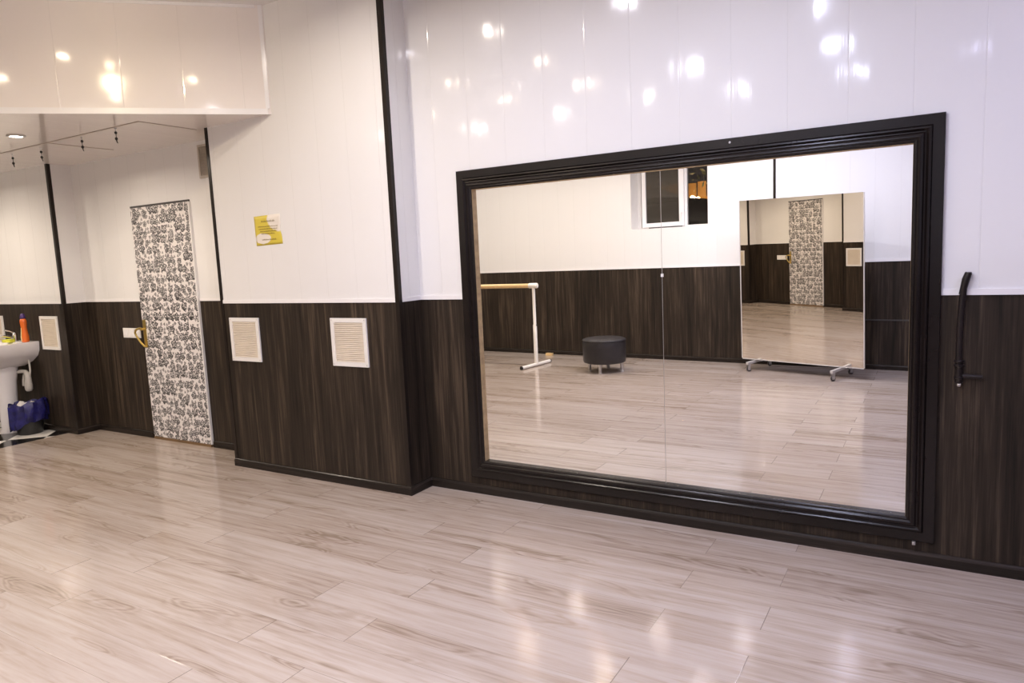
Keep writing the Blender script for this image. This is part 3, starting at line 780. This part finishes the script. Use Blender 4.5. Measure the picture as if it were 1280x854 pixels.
# ------------------------------------------------------------------ the night outside the window
g = MB().box(-9, 3, -14, -6.15, 1.20, 1.40).build('street_ground', M['earth']); struct(g, 'dark ground outside the window', 'ground')
b = MB(); nx_, ny_ = 20, 8; gv = []
for j in range(ny_ + 1):
    row = []
    for i in range(nx_ + 1):
        x = -6.5 + 5.5 * i / nx_; y = -9.6 + 1.6 * j / ny_
        hgt = (.80 + .30 * max(0, min(1, (-x - 3.3) / 1.0)) + .03 * math.sin(x * 7)) * math.sin(PI * j / ny_) ** .7
        row.append(b.b.verts.new((x, y, 1.40 + hgt)))
    gv.append(row)
for j in range(ny_):
    for i in range(nx_): b.face([gv[j][i], gv[j][i + 1], gv[j + 1][i + 1], gv[j + 1][i]])
for i in (0,):
    pass
o = b.build('earth_bank', M['earth'], smooth=True); struct(o, 'dark mound of earth in front of the lit fence outside', 'ground')
fn = empty('garden_fence', (-4.5, -10.6, 1.40), 0, 'ochre lit plank fence in the night outside the window', 'fence')
b = MB()
for k in range(34):
    x = -3.2 + k * .19
    b.box(x, x + .165, 0, .025, 0, 1.30 + .03 * math.sin(k * 2.1))
b.build('planks', M['fencewood'], fn)
MB().box(-3.2, 3.25, -.045, -.001, .25, .33).box(-3.2, 3.25, -.045, -.001, .95, 1.03).build('fence_rail', M['fencewood'], fn)
for i, (x, z, lb) in enumerate(((-3.95, 2.365, 'glowing round lamp before the fence outside, left one in the mirror'), (-3.845, 2.335, 'glowing round lamp before the fence outside, right one in the mirror'))):
    l = empty('outdoor_lamp', (x, -9.75, 1.40), 0, lb, 'lamp', 'lamps outside the window')
    MB().tube([(0, 0, 0), (0, 0, z - 1.40 - .06)], .015, 10).build('lamp_post', M['blackplastic'], l)
    MB().sphere((0, 0, z - 1.40), .038, 18).build('lamp_globe', M['globe'], l, smooth=True)
    pl = bpy.data.lights.new('lamp_bulb', 'POINT'); pl.energy = 14; pl.color = (1, .66, .28); pl.shadow_soft_size = .02
    po = bpy.data.objects.new('lamp_bulb', pl); COL.objects.link(po); po.parent = l; po.location = (0, -.10, z - 1.40)
tr_ = empty('tree', (-2.9, -9.95, 1.40), 0, 'dark leafy tree in the night outside the window', 'tree')
MB().tube([(0, 0, 0), (.05, 0, .7), (-.03, 0, 1.5)], [.06, .05, .03], 10).build('trunk', M['bark'], tr_, smooth=True)
b = MB(); rr = random.Random(9)
for k in range(420):
    p = Vector((rr.gauss(-.3, .55), rr.gauss(0, .16), 1.65 + rr.gauss(0, .30)))
    if p.z < 1.12: continue
    a = Vector((rr.uniform(-1, 1), rr.uniform(-1, 1), rr.uniform(-1, 1))).normalized(); c_ = a.orthogonal().normalized()
    s_ = rr.uniform(.05, .10)
    b.face([b.b.verts.new(p + a * s_), b.b.verts.new(p + c_ * s_ * .45), b.b.verts.new(p - a * s_), b.b.verts.new(p - c_ * s_ * .45)])
b.build('foliage', M['leaf'], tr_)

# ------------------------------------------------------------------ ceiling spotlights
def make_light(lens):
    l = empty('ceiling_light', (0, 0, 0))
    MB().lathe([(.040, 0), (.058, 0), (.060, -.003), (.056, -.008), (.046, -.010), (.041, -.007), (.040, 0)], 32).build('bezel', M['silver'], l, smooth=True)
    MB().lathe([(0, -.0015), (.040, -.0015), (.040, -.0045), (0, -.0055)], 24).build('lens', M[lens], l, smooth=True)
    return l
WATT = 11.3
def area(parent, color, watt, z=-.012):
    d = bpy.data.lights.new('lamp_beam', 'AREA'); d.shape = 'DISK'; d.size = .06; d.energy = watt; d.color = color; d.spread = R(165)
    o = bpy.data.objects.new('lamp_beam', d); COL.objects.link(o); o.parent = parent; o.location = (0, 0, z)
protos = {}
def put_light(x, y, z, kind, watt, color, label, group):
    if kind not in protos: protos[kind] = l = make_light('lens_' + kind)
    else:
        p = protos[kind]; l = p.copy(); COL.objects.link(l)
        for ch in list(p.children):
            if ch.type == 'MESH':
                c_ = ch.copy(); COL.objects.link(c_); c_.parent = l
    l.location = (x, y, z); tag(l, label, 'ceiling light', group)
    area(l, color, watt)
GL = 'small round recessed spotlight in the high main ceiling'
grid = [(-2.86, -1.12), (-1.83, -1.18), (-.76, -1.15), (-3.96, -2.18), (-2.94, -2.09), (-.76, -2.17), (-3.98, -3.13), (-3.0, -3.12), (-1.97, -3.15), (-.76, -3.33),
        (-3.9, -4.3), (-2.75, -4.12), (-1.84, -4.42), (-.75, -4.42), (.26, -4.25), (1.3, -.62), (1.3, -3.3), (2.3, -1.8), (2.3, -3.2),
        (-5.1, -3.2), (-5.1, -4.35), (-6.3, -4.35)]
for x, y in grid:
    cool = x > 0
    if cool: col_, w = COOL, WATT * (1.8 if y > -1 else .30)
    elif x > -1: col_, w = (.70, .74, 1.0), WATT * (1.15 if y > -1.5 or y < -4 else 1.7)
    elif x > -2.2: col_, w = (.88, .87, 1.0), WATT * (1.2 if y > -1.5 else 2.4 if y > -4 else 1.25)
    elif y > -1.5: col_, w = (1.0, .895, .78), WATT * 1.22
    elif y < -4: col_, w = (1.0, .92, .84), WATT * .85
    else: col_, w = (1.0, .80, .56), WATT * (.34 if y > -3 else .40 if x < -3.5 else .6)
    if y < -4 and x < -1: w *= 1.8
    put_light(x, y, H, 'cool' if cool else 'warm', w, col_, GL + (' throwing cool violet-white light' if cool else ' throwing warm light'), 'main ceiling spotlights')
put_light(-5.52, -.91, ZS, 'warm', WATT * 1.55, WARM, 'round recessed spotlight in the lowered ceiling, seen at the left picture edge', 'lowered ceiling spotlights')
for x, y in ((-7.4, -1.0), (-9.2, -1.05), (-7.4, -2.8)):
    put_light(x, y, ZS, 'warm', WATT * 1.3, WARM, 'small round recessed spotlight in the lowered ceiling left of the picture', 'lowered ceiling spotlights')
# one swivel spotlight turned towards the slanting ceiling face
sl = empty('swivel_spotlight', (-3.40, -2.5, H), 0, 'bright swivelled spotlight whose glare shows on the slanting ceiling face', 'ceiling light')
aim = Vector((-.86, 1.7, -.42)).normalized(); q = Vector((0, 0, -1)).rotation_difference(aim).to_matrix().to_4x4()
ho = MB().lathe([(.036, .03), (.036, -.045), (.032, -.045), (.032, -.02), (0, -.02), (0, .03)], 24).xf(Matrix.Translation((0, 0, -.06)) @ q).build('housing', M['silver'], sl, smooth=True)
MB().tube([(0, 0, 0), (0, 0, -.06)], .008, 10).build('stem', M['silver'], sl)
MB().lathe([(0, -.022), (.031, -.022), (.031, -.026), (0, -.030)], 20).xf(Matrix.Translation((0, 0, -.06)) @ q).build('lens', M['lens_warm'], ho)
d = bpy.data.lights.new('lamp_beam', 'AREA'); d.shape = 'DISK'; d.size = .06; d.energy = 1.3; d.color = (1, .82, .5); d.spread = R(70)
o = bpy.data.objects.new('lamp_beam', d); COL.objects.link(o); o.parent = sl; o.matrix_local = Matrix.Translation((0, 0, -.06)) @ q @ Matrix.Translation((0, 0, -.046))

# ------------------------------------------------------------------ world, camera, view
w = bpy.data.worlds.new('night'); sc.world = w; w.use_nodes = True
bg = w.node_tree.nodes['Background']; bg.inputs[0].default_value = (.012, .012, .018, 1); bg.inputs[1].default_value = .4
cam = bpy.data.cameras.new('camera'); co_ = bpy.data.objects.new('camera', cam); COL.objects.link(co_)
yaw, pit, rol = R(-31.1634), R(6.9234), R(-2.5954)
fw = Vector((math.sin(yaw) * math.cos(pit), math.cos(yaw) * math.cos(pit), -math.sin(pit)))
r0 = fw.cross(Vector((0, 0, 1))).normalized(); u0 = r0.cross(fw)
rt = r0 * math.cos(rol) + u0 * math.sin(rol); up = -r0 * math.sin(rol) + u0 * math.cos(rol)
mt = Matrix((rt, up, -fw)).transposed().to_4x4(); mt.translation = Vector((0, -3.5057, 1.4487))
co_.matrix_world = mt
cam.sensor_width = 36; cam.lens = 884.814 / 1280 * 36; cam.clip_start = .05
sc.camera = co_
sc.view_settings.view_transform = 'Standard'; sc.view_settings.look = 'None'
sc.view_settings.gamma = 1; sc.view_settings.use_curve_mapping = False; sc.view_settings.exposure = 0.08
cy = sc.cycles
cy.max_bounces = 10; cy.diffuse_bounces = 5; cy.glossy_bounces = 7; cy.transparent_max_bounces = 10
cy.sample_clamp_indirect = 60.0; cy.blur_glossy = .05; cy.use_light_tree = True
